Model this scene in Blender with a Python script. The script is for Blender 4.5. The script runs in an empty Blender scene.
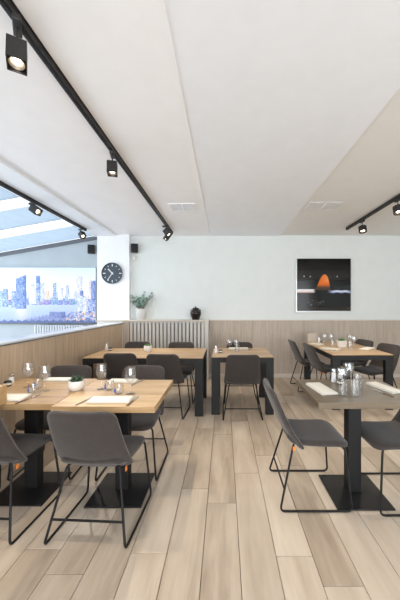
import bpy, bmesh, math, random
import numpy as np
from mathutils import Vector, Matrix

random.seed(7)
S = bpy.context.scene
COL = S.collection
R = math.radians

# ------------------------------------------------------------------ camera
cam = bpy.data.cameras.new('camera')
cam.sensor_fit = 'VERTICAL'
cam.sensor_height = 36.0
cam.lens = 36.0 * 290 / 600
cam.shift_x = -24 / 600
cam.shift_y = 5 / 600
cam.clip_start = 0.05
cam_o = bpy.data.objects.new('camera', cam)
COL.objects.link(cam_o)
cam_o.location = (0, 0, 1.42)
cam_o.rotation_euler = (R(90), 0, 0)
S.camera = cam_o

# ------------------------------------------------------------------ world and daylight
w = bpy.data.worlds.new('overcast_sky')
S.world = w
w.use_nodes = True
bg = w.node_tree.nodes['Background']
bg.inputs[0].default_value = (0.90, 0.95, 1.0, 1)
bg.inputs[1].default_value = 2.6

def area(name, loc, rot, sx, sy, power, color):
    l = bpy.data.lights.new(name, 'AREA')
    l.shape = 'RECTANGLE'; l.size = sx; l.size_y = sy
    l.energy = power; l.color = color
    o = bpy.data.objects.new(name, l); COL.objects.link(o)
    o.location = loc; o.rotation_euler = rot
    return o
# daylight entering through the glazed front behind the camera and the glazed side of the sunroom
area('daylight_front', (1.35, -2.50, 1.42), (R(90), 0, 0), 5.5, 2.3, 190, (0.95, 0.975, 1.0))
area('daylight_sunroom', (-5.9, 1.6, 1.15), (0, R(-90), 0), 1.9, 7.6, 150, (0.86, 0.93, 1.0))

S.view_settings.view_transform = 'Standard'
S.view_settings.look = 'None'
S.view_settings.gamma = 1.0
S.view_settings.exposure = -0.08
S.view_settings.use_curve_mapping = False
S.cycles.max_bounces = 10
S.cycles.diffuse_bounces = 6
S.cycles.transparent_max_bounces = 24
S.cycles.caustics_reflective = False
S.cycles.caustics_refractive = False
S.cycles.sample_clamp_indirect = 6.0

# ------------------------------------------------------------------ materials
M = {}
def new_mat(name):
    m = bpy.data.materials.new(name); m.use_nodes = True
    nt = m.node_tree
    b = nt.nodes['Principled BSDF']
    M[name] = m
    return m, nt, b

def setc(b, color, rough=0.5, metal=0.0, spec=0.5):
    b.inputs['Base Color'].default_value = (*color, 1)
    b.inputs['Roughness'].default_value = rough
    b.inputs['Metallic'].default_value = metal
    b.inputs['Specular IOR Level'].default_value = spec

def N(nt, t, **kw):
    n = nt.nodes.new(t)
    for k, v in kw.items(): setattr(n, k, v)
    return n

def bump(nt, b, height, strength, dist=0.002):
    bp = N(nt, 'ShaderNodeBump')
    bp.inputs['Strength'].default_value = strength
    bp.inputs['Distance'].default_value = dist
    nt.links.new(height, bp.inputs['Height'])
    nt.links.new(bp.outputs['Normal'], b.inputs['Normal'])

def plain(name, color, rough=0.5, metal=0.0, spec=0.5, var=0.04, scale=6, bmp=0.0, bscale=200):
    """paint, metal, plastic: base colour with a faint mottling and optional fine relief"""
    m, nt, b = new_mat(name); setc(b, color, rough, metal, spec)
    tc = N(nt, 'ShaderNodeTexCoord')
    nz = N(nt, 'ShaderNodeTexNoise'); nz.inputs['Scale'].default_value = scale; nz.inputs['Detail'].default_value = 3
    nt.links.new(tc.outputs['Object'], nz.inputs['Vector'])
    mr = N(nt, 'ShaderNodeMapRange'); mr.inputs['To Min'].default_value = 1 - var; mr.inputs['To Max'].default_value = 1 + var
    nt.links.new(nz.outputs['Fac'], mr.inputs['Value'])
    mx = N(nt, 'ShaderNodeVectorMath', operation='SCALE'); mx.inputs[0].default_value = color
    nt.links.new(mr.outputs['Result'], mx.inputs['Scale'])
    nt.links.new(mx.outputs['Vector'], b.inputs['Base Color'])
    if bmp:
        n2 = N(nt, 'ShaderNodeTexNoise'); n2.inputs['Scale'].default_value = bscale; n2.inputs['Detail'].default_value = 4
        nt.links.new(tc.outputs['Object'], n2.inputs['Vector'])
        bump(nt, b, n2.outputs['Fac'], bmp)
    return m

def wood(name, stops, axis='Y', rough=0.45, stretch=14, scale=5.0, rnd=0.35, spec=0.4, fine=0.25):
    """stained wood; the grain runs along `axis`, every piece gets its own figure and tone"""
    m, nt, b = new_mat(name)
    b.inputs['Roughness'].default_value = rough; b.inputs['Specular IOR Level'].default_value = spec
    tc = N(nt, 'ShaderNodeTexCoord'); oi = N(nt, 'ShaderNodeObjectInfo')
    mp = N(nt, 'ShaderNodeMapping')
    sc = [stretch] * 3; sc['XYZ'.index(axis)] = 1.0
    mp.inputs['Scale'].default_value = sc
    nt.links.new(tc.outputs['Object'], mp.inputs['Vector'])
    wmul = N(nt, 'ShaderNodeMath', operation='MULTIPLY'); wmul.inputs[1].default_value = 57.0
    nt.links.new(oi.outputs['Random'], wmul.inputs[0])
    nz = N(nt, 'ShaderNodeTexNoise', noise_dimensions='4D')
    nz.inputs['Scale'].default_value = scale * .35; nz.inputs['Detail'].default_value = 6; nz.inputs['Distortion'].default_value = 0.6
    nt.links.new(mp.outputs['Vector'], nz.inputs['Vector']); nt.links.new(wmul.outputs[0], nz.inputs['W'])
    n2 = N(nt, 'ShaderNodeTexNoise', noise_dimensions='4D')
    n2.inputs['Scale'].default_value = scale * 1.8; n2.inputs['Detail'].default_value = 3
    nt.links.new(mp.outputs['Vector'], n2.inputs['Vector']); nt.links.new(wmul.outputs[0], n2.inputs['W'])
    a = N(nt, 'ShaderNodeMath', operation='MULTIPLY_ADD'); a.inputs[1].default_value = fine
    nt.links.new(n2.outputs['Fac'], a.inputs[0]); nt.links.new(nz.outputs['Fac'], a.inputs[2])
    r = N(nt, 'ShaderNodeMath', operation='MULTIPLY_ADD'); r.inputs[1].default_value = rnd
    nt.links.new(oi.outputs['Random'], r.inputs[0]); nt.links.new(a.outputs[0], r.inputs[2])
    off = N(nt, 'ShaderNodeMath', operation='SUBTRACT'); off.inputs[1].default_value = (rnd + fine) / 2
    nt.links.new(r.outputs[0], off.inputs[0])
    cr = N(nt, 'ShaderNodeValToRGB')
    el = cr.color_ramp.elements
    el[0].position, el[0].color = stops[0][0], (*stops[0][1], 1)
    el[1].position, el[1].color = stops[-1][0], (*stops[-1][1], 1)
    for p, c in stops[1:-1]:
        e = el.new(p); e.color = (*c, 1)
    nt.links.new(off.outputs[0], cr.inputs['Fac'])
    nt.links.new(cr.outputs['Color'], b.inputs['Base Color'])
    bump(nt, b, n2.outputs['Fac'], 0.08, 0.001)
    return m

def fabric(name, color, sheen=0.22):
    m, nt, b = new_mat(name); setc(b, color, 0.85, 0, 0.25)
    b.inputs['Sheen Weight'].default_value = sheen; b.inputs['Sheen Roughness'].default_value = 0.5
    tc = N(nt, 'ShaderNodeTexCoord')
    nz = N(nt, 'ShaderNodeTexNoise'); nz.inputs['Scale'].default_value = 30; nz.inputs['Detail'].default_value = 6
    nt.links.new(tc.outputs['Object'], nz.inputs['Vector'])
    mr = N(nt, 'ShaderNodeMapRange'); mr.inputs['To Min'].default_value = .75; mr.inputs['To Max'].default_value = 1.25
    nt.links.new(nz.outputs['Fac'], mr.inputs['Value'])
    mx = N(nt, 'ShaderNodeVectorMath', operation='SCALE'); mx.inputs[0].default_value = color
    nt.links.new(mr.outputs['Result'], mx.inputs['Scale']); nt.links.new(mx.outputs['Vector'], b.inputs['Base Color'])
    n2 = N(nt, 'ShaderNodeTexNoise'); n2.inputs['Scale'].default_value = 420
    nt.links.new(tc.outputs['Object'], n2.inputs['Vector'])
    bump(nt, b, n2.outputs['Fac'], 0.25)
    return m

def thin_glass(name, tint=(1, 1, 1), refl=1.0, rough=0.02, base=.05):
    m, nt, b = new_mat(name)
    nt.nodes.remove(b)
    out = nt.nodes['Material Output']
    tr = N(nt, 'ShaderNodeBsdfTransparent'); tr.inputs[0].default_value = (*tint, 1)
    gl = N(nt, 'ShaderNodeBsdfGlossy'); gl.inputs['Roughness'].default_value = rough
    lw = N(nt, 'ShaderNodeLayerWeight'); lw.inputs['Blend'].default_value = .5
    pw = N(nt, 'ShaderNodeMath', operation='POWER'); pw.inputs[1].default_value = 4
    nt.links.new(lw.outputs['Facing'], pw.inputs[0])
    mu = N(nt, 'ShaderNodeMath', operation='MULTIPLY_ADD', use_clamp=True); mu.inputs[1].default_value = refl; mu.inputs[2].default_value = base
    nt.links.new(pw.outputs[0], mu.inputs[0])
    mx = N(nt, 'ShaderNodeMixShader')
    nt.links.new(mu.outputs[0], mx.inputs[0]); nt.links.new(tr.outputs[0], mx.inputs[1]); nt.links.new(gl.outputs[0], mx.inputs[2])
    nt.links.new(mx.outputs[0], out.inputs['Surface'])
    return m

def emit(name, color, strength):
    m, nt, b = new_mat(name); setc(b, color, .4)
    b.inputs['Emission Color'].default_value = (*color, 1); b.inputs['Emission Strength'].default_value = strength
    return m

def vcol(name, rough=0.5, spec=0.3):
    m, nt, b = new_mat(name); setc(b, (1, 1, 1), rough, 0, spec)
    at = N(nt, 'ShaderNodeVertexColor', layer_name='print')
    nt.links.new(at.outputs['Color'], b.inputs['Base Color'])
    return m

wood('floor_wood', [(0.15, (.26, .20, .148)), (0.5, (.46, .38, .30)), (0.85, (.60, .515, .425))], 'Y', .34, 7, 3.4, .36, fine=.24)
wood('oak_top', [(0.25, (.25, .145, .065)), (0.5, (.42, .275, .14)), (0.75, (.56, .395, .22))], 'X', .30, 10, 5, .12, .5)
wood('grey_top', [(0.2, (.10, .073, .045)), (0.5, (.145, .110, .072)), (0.8, (.20, .155, .105))], 'X', .32, 10, 5, .1, .5)
wood('panel_wood', [(0.2, (.36, .295, .235)), (0.5, (.455, .385, .32)), (0.8, (.53, .465, .395))], 'Z', .5, 16, 6, .12)
wood('halfwall_wood', [(0.2, (.32, .235, .16)), (0.5, (.42, .32, .23)), (0.8, (.50, .40, .30))], 'Z', .5, 16, 6, .1)
wood('box_wood', [(0.2, (.30, .18, .08)), (0.5, (.42, .27, .13)), (0.8, (.52, .35, .18))], 'X', .45, 10, 6, .1)
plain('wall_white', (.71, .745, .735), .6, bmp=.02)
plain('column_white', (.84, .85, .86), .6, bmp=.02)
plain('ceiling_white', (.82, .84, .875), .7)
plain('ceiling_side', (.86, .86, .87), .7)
plain('ceiling_beige_shade', (.78, .765, .745), .7)  # shade on the right-hand ceiling put into a darker base colour
plain('trim_white', (.86, .86, .86), .5)
plain('groove', (.10, .08, .06), .9)
plain('rail_wood', (.60, .54, .47), .45)
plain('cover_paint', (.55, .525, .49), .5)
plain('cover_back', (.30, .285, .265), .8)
plain('cap_grey', (.50, .54, .58), .25)
plain('black_metal', (.010, .010, .011), .55, 0, .3)
plain('black_frame', (.012, .012, .013), .5, 0, .3)
plain('track_black', (.018, .017, .017), .5)
plain('lamp_inner', (.20, .17, .14), .4, .6)
plain('dark_trim', (.12, .13, .15), .5)
plain('grey_wall', (.43, .48, .51), .8, var=.10, scale=3, bmp=.3, bscale=20)
plain('radiator_paint', (.60, .64, .68), .5)
plain('sun_floor', (.40, .42, .44), .6, var=.1)
plain('alu', (.75, .77, .80), .35, .2)
plain('porcelain', (.82, .80, .77), .25)
plain('stone_pot', (.62, .62, .61), .7, var=.12, scale=30)
plain('soil', (.05, .035, .025), .9)
plain('leaf_green', (.10, .24, .07), .5, var=.3, scale=20)
plain('leaf_dark', (.035, .07, .04), .5, var=.3, scale=20)
plain('leaf_blue', (.30, .42, .37), .55, var=.3, scale=20)
plain('stem_brown', (.20, .15, .09), .8)
plain('urn_glaze', (.022, .017, .016), .22, .3)
plain('linen', (.68, .655, .59), .8, bmp=.2, bscale=300)
plain('steel', (.62, .62, .63), .22, 1.0)
plain('knife_brown', (.11, .06, .035), .5)
plain('orange_tag', (.75, .22, .03), .5)
plain('white_plastic', (.80, .80, .80), .35)
plain('blue_print', (.05, .13, .48), .4)
plain('jar_dark', (.03, .022, .02), .15, 0, .6)
plain('clock_face', (.045, .062, .085), .5)
plain('clock_white', (.80, .82, .82), .5)
plain('speaker_black', (.02, .02, .022), .5)
plain('speaker_grille', (.012, .012, .013), .8)
plain('frame_silver', (.62, .64, .64), .3, .5)
plain('salt', (.85, .85, .85), .7)
fabric('chair_fabric', (.043, .035, .0325))
thin_glass('window_glass', (.985, .995, 1.0), .2, .02, .03)
thin_glass('drink_glass', (.985, .99, .995), .55, .02, .11)
emit('lamp_glow', (1.0, .86, .66), 14)
m, nt, b = new_mat('blind_cloth'); nt.nodes.remove(b)
d_ = N(nt, 'ShaderNodeBsdfDiffuse'); d_.inputs[0].default_value = (.44, .53, .62, 1)
t_ = N(nt, 'ShaderNodeBsdfTranslucent'); t_.inputs[0].default_value = (.42, .51, .60, 1)
x_ = N(nt, 'ShaderNodeMixShader'); x_.inputs[0].default_value = .55
nt.links.new(d_.outputs[0], x_.inputs[1]); nt.links.new(t_.outputs[0], x_.inputs[2])
nt.links.new(x_.outputs[0], nt.nodes['Material Output'].inputs['Surface'])
vcol('mural_print', .6, .2)
vcol('painted_reflections', .12, .25)

# ------------------------------------------------------------------ mesh helpers
def finish(name, bm, mat, parent=None, smooth=False, loc=None, rot=None):
    bmesh.ops.recalc_face_normals(bm, faces=bm.faces)
    me = bpy.data.meshes.new(name); bm.to_mesh(me); bm.free()
    if smooth:
        me.polygons.foreach_set('use_smooth', [True] * len(me.polygons))
        try: me.set_sharp_from_angle(angle=R(45))
        except Exception: pass
    me.materials.append(M[mat])
    return link(name, me, parent, loc, rot)

def link(name, me, parent=None, loc=None, rot=None):
    o = bpy.data.objects.new(name, me); COL.objects.link(o)
    if parent: o.parent = parent
    if loc: o.location = loc
    if rot: o.rotation_euler = rot
    return o

def empty(name, loc=(0, 0, 0), rz=0):
    o = bpy.data.objects.new(name, None); COL.objects.link(o)
    o.location = loc; o.rotation_euler = (0, 0, rz); o.empty_display_size = .1
    return o

def tag(o, label, cat, group=None):
    o['label'] = label; o['category'] = cat
    if group: o['group'] = group
    return o

def struct(o, label=None):
    o['kind'] = 'structure'
    if label: o['label'] = label
    return o

def box(bm, x0, x1, y0, y1, z0, z1, bev=0.0, seg=2):
    r = bmesh.ops.create_cube(bm, size=1)
    vs = r['verts']
    bmesh.ops.scale(bm, vec=(x1 - x0, y1 - y0, z1 - z0), verts=vs)
    bmesh.ops.translate(bm, vec=((x0 + x1) / 2, (y0 + y1) / 2, (z0 + z1) / 2), verts=vs)
    if bev:
        es = list({e for v in vs for e in v.link_edges})
        bmesh.ops.bevel(bm, geom=es, offset=bev, segments=seg, affect='EDGES', profile=.5)
    return bm

def obox(name, mat, parent, x0, x1, y0, y1, z0, z1, bev=0.0, **k):
    """box whose object origin is its own centre"""
    hx, hy, hz = (x1 - x0) / 2, (y1 - y0) / 2, (z1 - z0) / 2
    bm = box(bmesh.new(), -hx, hx, -hy, hy, -hz, hz, bev)
    return finish(name, bm, mat, parent, loc=((x0 + x1) / 2, (y0 + y1) / 2, (z0 + z1) / 2), **k)

def lathe(bm, prof, seg=24, c=(0, 0, 0)):
    rings = []
    for r, z in prof:
        if r < 1e-5: rings.append([bm.verts.new((c[0], c[1], c[2] + z))])
        else: rings.append([bm.verts.new((c[0] + r * math.cos(2 * math.pi * i / seg), c[1] + r * math.sin(2 * math.pi * i / seg), c[2] + z)) for i in range(seg)])
    for a, b in zip(rings, rings[1:]):
        for i in range(seg):
            j = (i + 1) % seg
            if len(a) == 1 and len(b) == 1: continue
            if len(a) == 1: bm.faces.new((a[0], b[i], b[j]))
            elif len(b) == 1: bm.faces.new((a[i], a[j], b[0]))
            else: bm.faces.new((a[i], a[j], b[j], b[i]))
    return bm

def fillet(pts, r, n=4):
    pts = [Vector(p) for p in pts]; out = [pts[0]]
    for a, b, c in zip(pts, pts[1:], pts[2:]):
        d1 = (a - b); d2 = (c - b)
        k = min(r, d1.length * .45, d2.length * .45)
        p = b + d1.normalized() * k; q = b + d2.normalized() * k
        for i in range(n + 1):
            t = i / n
            out.append(p * (1 - t) ** 2 + b * 2 * t * (1 - t) + q * t * t)
    out.append(pts[-1]); return out

def tube(bm, pts, rad, seg=8, caps=True):
    pts = [Vector(p) for p in pts]
    rads = rad if isinstance(rad, (list, tuple)) else [rad] * len(pts)
    up = None; rings = []
    for i, p in enumerate(pts):
        d = (pts[min(i + 1, len(pts) - 1)] - pts[max(i - 1, 0)]).normalized()
        if up is None: up = d.orthogonal().normalized()
        up = (up - d * up.dot(d)).normalized(); s = d.cross(up)
        rings.append([bm.verts.new(p + (up * math.cos(2 * math.pi * k / seg) + s * math.sin(2 * math.pi * k / seg)) * rads[i]) for k in range(seg)])
    for a, b in zip(rings, rings[1:]):
        for k in range(seg): bm.faces.new((a[k], a[(k + 1) % seg], b[(k + 1) % seg], b[k]))
    if caps:
        bm.faces.new(rings[0][::-1]); bm.faces.new(rings[-1])
    return bm

def copy_tree(o, parent=None):
    c = o.copy(); COL.objects.link(c); c.parent = parent
    for ch in list(o.children): copy_tree(ch, c)
    return c

def pad(bm, rows, nu, centre, normal, thick):
    """cushion: rows = [(s, half width)]; centre(s, x) -> point, normal(s, x), thick(s, u)"""
    top, bot = [], []
    for s, hw in rows:
        a, b = [], []
        for i in range(nu + 1):
            u = -1 + 2 * i / nu
            u = math.sin(u * math.pi / 2) * .35 + u * .65
            p = centre(s, u * hw); n = normal(s, u * hw); t = thick(s, u)
            a.append(bm.verts.new(p + n * t)); b.append(bm.verts.new(p - n * t))
        top.append(a); bot.append(b)
    for g, f in ((top, 1), (bot, -1)):
        for r1, r2 in zip(g, g[1:]):
            for i in range(nu):
                q = (r1[i], r1[i + 1], r2[i + 1], r2[i])
                bm.faces.new(q if f > 0 else q[::-1])
    loop_t = top[0] + [r[-1] for r in top[1:-1]] + top[-1][::-1] + [r[0] for r in top[1:-1]][::-1]
    loop_b = bot[0] + [r[-1] for r in bot[1:-1]] + bot[-1][::-1] + [r[0] for r in bot[1:-1]][::-1]
    n = len(loop_t)
    for i in range(n):
        j = (i + 1) % n
        bm.faces.new((loop_t[i], loop_t[j], loop_b[j], loop_b[i]))
    return bm

def rrow(L, hw0, hw1, r0, r1, n=9):
    """rows of a rounded outline of length L: half widths hw0 -> hw1, corner radii r0 (start) and r1 (end)"""
    ss = []
    for i in range(6): ss.append(r0 * (1 - math.cos(i / 5 * math.pi / 2)))
    for i in range(1, n): ss.append(r0 + (L - r0 - r1) * i / n)
    for i in range(6): ss.append(L - r1 + r1 * math.sin(i / 5 * math.pi / 2))
    out = []
    for s in ss:
        hw = hw0 + (hw1 - hw0) * s / L
        if s < r0: hw -= r0 - math.sqrt(max(0, r0 * r0 - (r0 - s) ** 2))
        if s > L - r1: hw -= r1 - math.sqrt(max(0, r1 * r1 - (s - L + r1) ** 2))
        out.append((s, hw))
    return out

# ================================================================== THE SETTING
XW, YW, XR, YF, ZC = -1.92, 5.70, 4.60, -2.60, 2.78
# floor: sub-floor slab and individual wood planks
floor = struct(obox('floor', 'groove', None, XW - .2, XR, YF, YW, -.12, -.012), 'light greyed oak plank floor')
PW, PL = .207, 1.10
def plank_mesh(wd, ln):
    bm = box(bmesh.new(), -wd / 2, wd / 2, -ln / 2, ln / 2, -.006, .006, .0012, 1)
    me = bpy.data.meshes.new('plank'); bm.to_mesh(me); bm.free(); me.materials.append(M['floor_wood']); return me
full = plank_mesh(PW - .0032, PL - .0032)
known = {-1: 2.08, 0: 2.45, 1: 1.64, 2: 1.465, -5: 1.53}
c0 = int(math.floor((XW - .0876) / PW)); c1 = int(math.ceil((XR - .0876) / PW))
fc = Vector(floor.location)
for c in range(c0, c1):
    xa = max(.0876 + c * PW, XW); xb = min(.0876 + (c + 1) * PW, XR)
    if xb - xa < .02: continue
    j0 = known.get(c, random.uniform(0, PL)); y = j0
    while y > YF: y -= PL
    while y < YW:
        ya, yb = max(y, YF), min(y + PL, YW)
        if yb - ya > .03:
            if xb - xa > PW - .001 and yb - ya > PL - .001: me = full
            else: me = plank_mesh(xb - xa - .0032, yb - ya - .0032)
            p = link('plank', me, floor); p.location = Vector(((xa + xb) / 2, (ya + yb) / 2, -.006)) - fc
        y += PL

# back wall with wainscot
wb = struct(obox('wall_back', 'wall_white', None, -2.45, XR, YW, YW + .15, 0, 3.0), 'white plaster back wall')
def wall_part(parent, name, mat, x0, x1, y0, y1, z0, z1, bev=0):
    o = obox(name, mat, parent, x0, x1, y0, y1, z0, z1, bev)
    o.location = Vector(o.location) - Vector(parent.location); return o
x = -.29; k = 0
while x < XR - .05:
    x2 = min(x + .815, XR)
    wall_part(wb, 'panel', 'panel_wood', x + .0012, x2 - .0012, YW - .022, YW, .075, 1.112)
    x = x2
wall_part(wb, 'rail', 'rail_wood', -.29, XR, YW - .034, YW, 1.112, 1.132, .003)
sk = struct(obox('baseboard_back', 'rail_wood', None, -.29, XR, YW - .034, YW, 0, .075, .004), 'pale wooden skirting under the back wall panels')

# column beside the window opening
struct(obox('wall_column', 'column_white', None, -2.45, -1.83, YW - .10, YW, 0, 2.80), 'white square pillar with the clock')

struct(obox('trim_3', 'rail_wood', None, -2.47, -1.905, YW - .135, YW - .10, 1.100, 1.130, .003), 'pale wooden ledge across the foot of the pillar')

# half-height wall between room and sunroom
wl = struct(obox('wall_left', 'halfwall_wood', None, -2.10, XW - .018, YF, 5.5, 0, 1.062), 'low wood panelled partition wall')
y = YF
while y < 5.45:
    y2 = min(y + 1.01, 5.5)
    wall_part(wl, 'panel', 'halfwall_wood', XW - .018, XW, y + .001, y2 - .001, 0.0, 1.062)
    y = y2
wall_part(wl, 'cap', 'cap_grey', -2.14, XW + .012, YF, 5.5, 1.074, 1.095, .004)
wall_part(wl, 'cap_edge', 'dark_trim', -2.12, XW + .002, YF, 5.5, 1.062, 1.074)

# other walls of the room (outside the frame)
struct(obox('wall_right', 'wall_white', None, XR, XR + .15, YF, YW + .15, 0, 3.0), 'white side wall')
wf = struct(obox('wall_front', 'wall_white', None, -6.2, -1.4, YF - .15, YF, 0, 3.0), 'white wall beside the glazed front')
wall_part(wf, 'wall_pier', 'wall_white', 4.1, XR, YF - .15, YF, 0, 3.0)
wall_part(wf, 'lintel', 'wall_white', -1.4, 4.1, YF - .15, YF, 2.6, 3.0)
wall_part(wf, 'sill', 'wall_white', -1.4, 4.1, YF - .15, YF, 0, .25)
w2 = struct(obox('window_1', 'window_glass', None, -1.4, 4.1, YF - .08, YF - .07, .25, 2.6), 'large glazed shop front')
for xx in (-1.4, .43, 2.27, 4.05):
    wall_part(w2, 'mullion', 'dark_trim', xx, xx + .05, YF - .11, YF - .04, .25, 2.6)

# ceilings
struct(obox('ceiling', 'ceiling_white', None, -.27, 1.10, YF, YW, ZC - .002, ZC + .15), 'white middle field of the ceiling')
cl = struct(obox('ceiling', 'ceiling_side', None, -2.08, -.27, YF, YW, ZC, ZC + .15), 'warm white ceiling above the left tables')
struct(obox('ceiling', 'ceiling_beige_shade', None, 1.10, XR, YF, YW, ZC + .006, ZC + .15), 'ceiling above the right tables with its shade painted in beige')
struct(obox('trim_1', 'trim_white', None, -.286, -.268, YF, YW - .01, ZC - .008, ZC), 'thin white trim strip along the ceiling edge')
struct(obox('ceiling', 'ceiling_white', None, -2.52, -2.08, YF, YW, ZC - .03, ZC + .15), 'white soffit above the window opening')

def ceiling_vent(x, y, wx, wy, label, mat='ceiling_side'):
    t = empty('ceiling_vent', (x, y, ZC))
    tag(t, label, 'vent', 'ceiling vents')
    bm = bmesh.new()
    for a in ((-wx/2, wx/2, -wy/2, -wy/2 + .02), (-wx/2, wx/2, wy/2 - .02, wy/2), (-wx/2, -wx/2 + .02, -wy/2 + .02, wy/2 - .02), (wx/2 - .02, wx/2, -wy/2 + .02, wy/2 - .02), (-.01, .01, -wy/2 + .02, wy/2 - .02)):
        box(bm, *a, -.008, 0)
    finish('frame', bm, mat, t)
    n = int((wy - .04) / .022)
    me = None
    for i in range(n):
        yy = -wy/2 + .02 + (i + .5) * (wy - .04) / n
        if me is None:
            bm = box(bmesh.new(), -wx/2 + .02, wx/2 - .02, -.0085, .0085, -.001, .001)
            bmesh.ops.rotate(bm, verts=bm.verts, cent=(0, 0, 0), matrix=Matrix.Rotation(R(25), 3, 'X'))
            o = finish('slat', bm, mat, t, loc=(0, yy, -.005)); me = o.data
        else: link('slat', me, t, loc=(0, yy, -.005))
    return t
ceiling_vent(-.57, 4.03, .36, .30, 'white slatted air vent in the ceiling beside the left light track')
ceiling_vent(1.36, 3.98, .46, .32, 'white slatted air vent in the ceiling left of the right light track', 'ceiling_beige_shade')

# ------------------------------------------------------------------ sunroom beyond the opening
XO = -6.1
struct(obox('floor', 'sun_floor', None, XO, -2.12, YF, YW, -.12, 0), 'grey floor of the sunroom')
bm = bmesh.new()                       # its top follows the slope of the glass roof
zr_ = lambda x: 2.785 - (-2.45 - x) * math.tan(R(10))
pr_ = [(XO, 0), (-2.45, 0), (-2.45, zr_(-2.45)), (XO, zr_(XO))]
fa = [bm.verts.new((x, YW, z)) for x, z in pr_]; fb = [bm.verts.new((x, YW + .15, z)) for x, z in pr_]
bm.faces.new(fa); bm.faces.new(fb[::-1])
for i in range(4): bm.faces.new((fa[i], fb[i], fb[(i + 1) % 4], fa[(i + 1) % 4]))
struct(finish('wall_sunroom', bm, 'grey_wall'), 'pale grey end wall of the sunroom')
PITCH = math.tan(R(10)); ZR = 2.80
roof = empty('window_2', (-2.50, 0, ZR)); roof.rotation_euler = (0, R(-10), 0)
struct(roof, 'sloping glass roof of the sunroom')
RL = 3.75
edges = [5.66, 4.565, 3.625, 2.68, 1.75, .81, -.13, -1.07, -2.0, -2.58]
for i, e in enumerate(edges):
    obox('rafter', 'alu', roof, -RL, 0, e - .018, e + .018, -.012, .04)
for a, b in zip(edges[1:], edges):
    obox('pane', 'window_glass', roof, -RL, 0, a + .018, b - .018, -.006, 0)
gw = struct(obox('window_3', 'window_glass', None, XO, XO + .01, YF, YW, 0, 2.2), 'glazed outer side of the sunroom')
for i in range(8):
    yy = YF + i * (YW - YF - .06) / 7
    wall_part(gw, 'post', 'alu', XO - .03, XO + .03, yy, yy + .06, 0, 2.2)
struct(finish('trim_2', box(bmesh.new(), -RL, 0, -.03, 0, -.085, -.012), 'dark_trim', None, loc=(-2.50, YW, ZR - .012), rot=(0, R(-10), 0)), 'dark flashing strip under the glass roof at the end wall')
def roof_blind(y0, y1, label):
    t = empty('roof_blind', (-2.50, 0, ZR - .022)); t.rotation_euler = (0, R(-10), 0)
    tag(t, label, 'blind', 'roof blinds of the sunroom')
    bm = bmesh.new(); n = 40
    for i in range(n):
        xa, xb = -RL + .1 + (RL - .12) * i / n, -RL + .1 + (RL - .12) * (i + 1) / n
        za, zb = (-.006 if i % 2 else .0), (.0 if i % 2 else -.006)
        vs = [bm.verts.new(p) for p in ((xa, y0, za), (xb, y0, zb), (xb, y1, zb), (xa, y1, za))]
        bm.faces.new(vs)
    bmesh.ops.remove_doubles(bm, verts=bm.verts, dist=.0005)
    finish('blind_cloth', bm, 'blind_cloth', t)
    obox('side_rail', 'radiator_paint', t, -RL + .1, -.02, y0 - .012, y0, -.009, .006)
    obox('side_rail', 'radiator_paint', t, -RL + .1, -.02, y1, y1 + .012, -.009, .006)
roof_blind(4.93, 5.62, 'pale blue pleated roof blind next to the sunroom end wall')
roof_blind(3.92, 4.55, 'pale blue pleated roof blind in the middle of the glass roof')
roof_blind(2.95, 3.61, 'pale blue pleated roof blind nearest the camera at the picture edge')

# skyline mural on the sunroom end wall: a printed canvas (flat print)
def srgb(c):
    c = np.asarray(c, float) / 255
    return np.where(c <= .04045, c / 12.92, ((c + .055) / 1.055) ** 2.4)
def print_panel(name, img, x0, x1, z0, z1, yf, depth, mat, edge_mat, parent=None):
    """img: rows top->bottom, one colour per cell; a shallow panel facing -Y at y = yf"""
    h, wd, _ = img.shape
    xs = np.linspace(x0, x1, wd + 1); zs = np.linspace(z1, z0, h + 1)
    gx, gz = np.meshgrid(xs, zs)
    co = np.stack([gx, np.full_like(gx, yf), gz], -1).reshape(-1, 3)
    idx = np.arange((h + 1) * (wd + 1)).reshape(h + 1, wd + 1)
    fc = np.stack([idx[1:, :-1], idx[1:, 1:], idx[:-1, 1:], idx[:-1, :-1]], -1).reshape(-1, 4)
    me = bpy.data.meshes.new(name)
    me.from_pydata(co.tolist(), [], fc.tolist())
    at = me.color_attributes.new('print', 'FLOAT_COLOR', 'CORNER')
    lin = srgb(img.reshape(-1, 3)); c4 = np.concatenate([lin, np.ones((len(lin), 1))], 1)
    at.data.foreach_set('color', np.repeat(c4, 4, 0).astype(np.float32).ravel())
    me.materials.append(M[mat]); me.update()
    o = link(name, me, parent)
    return o
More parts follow.
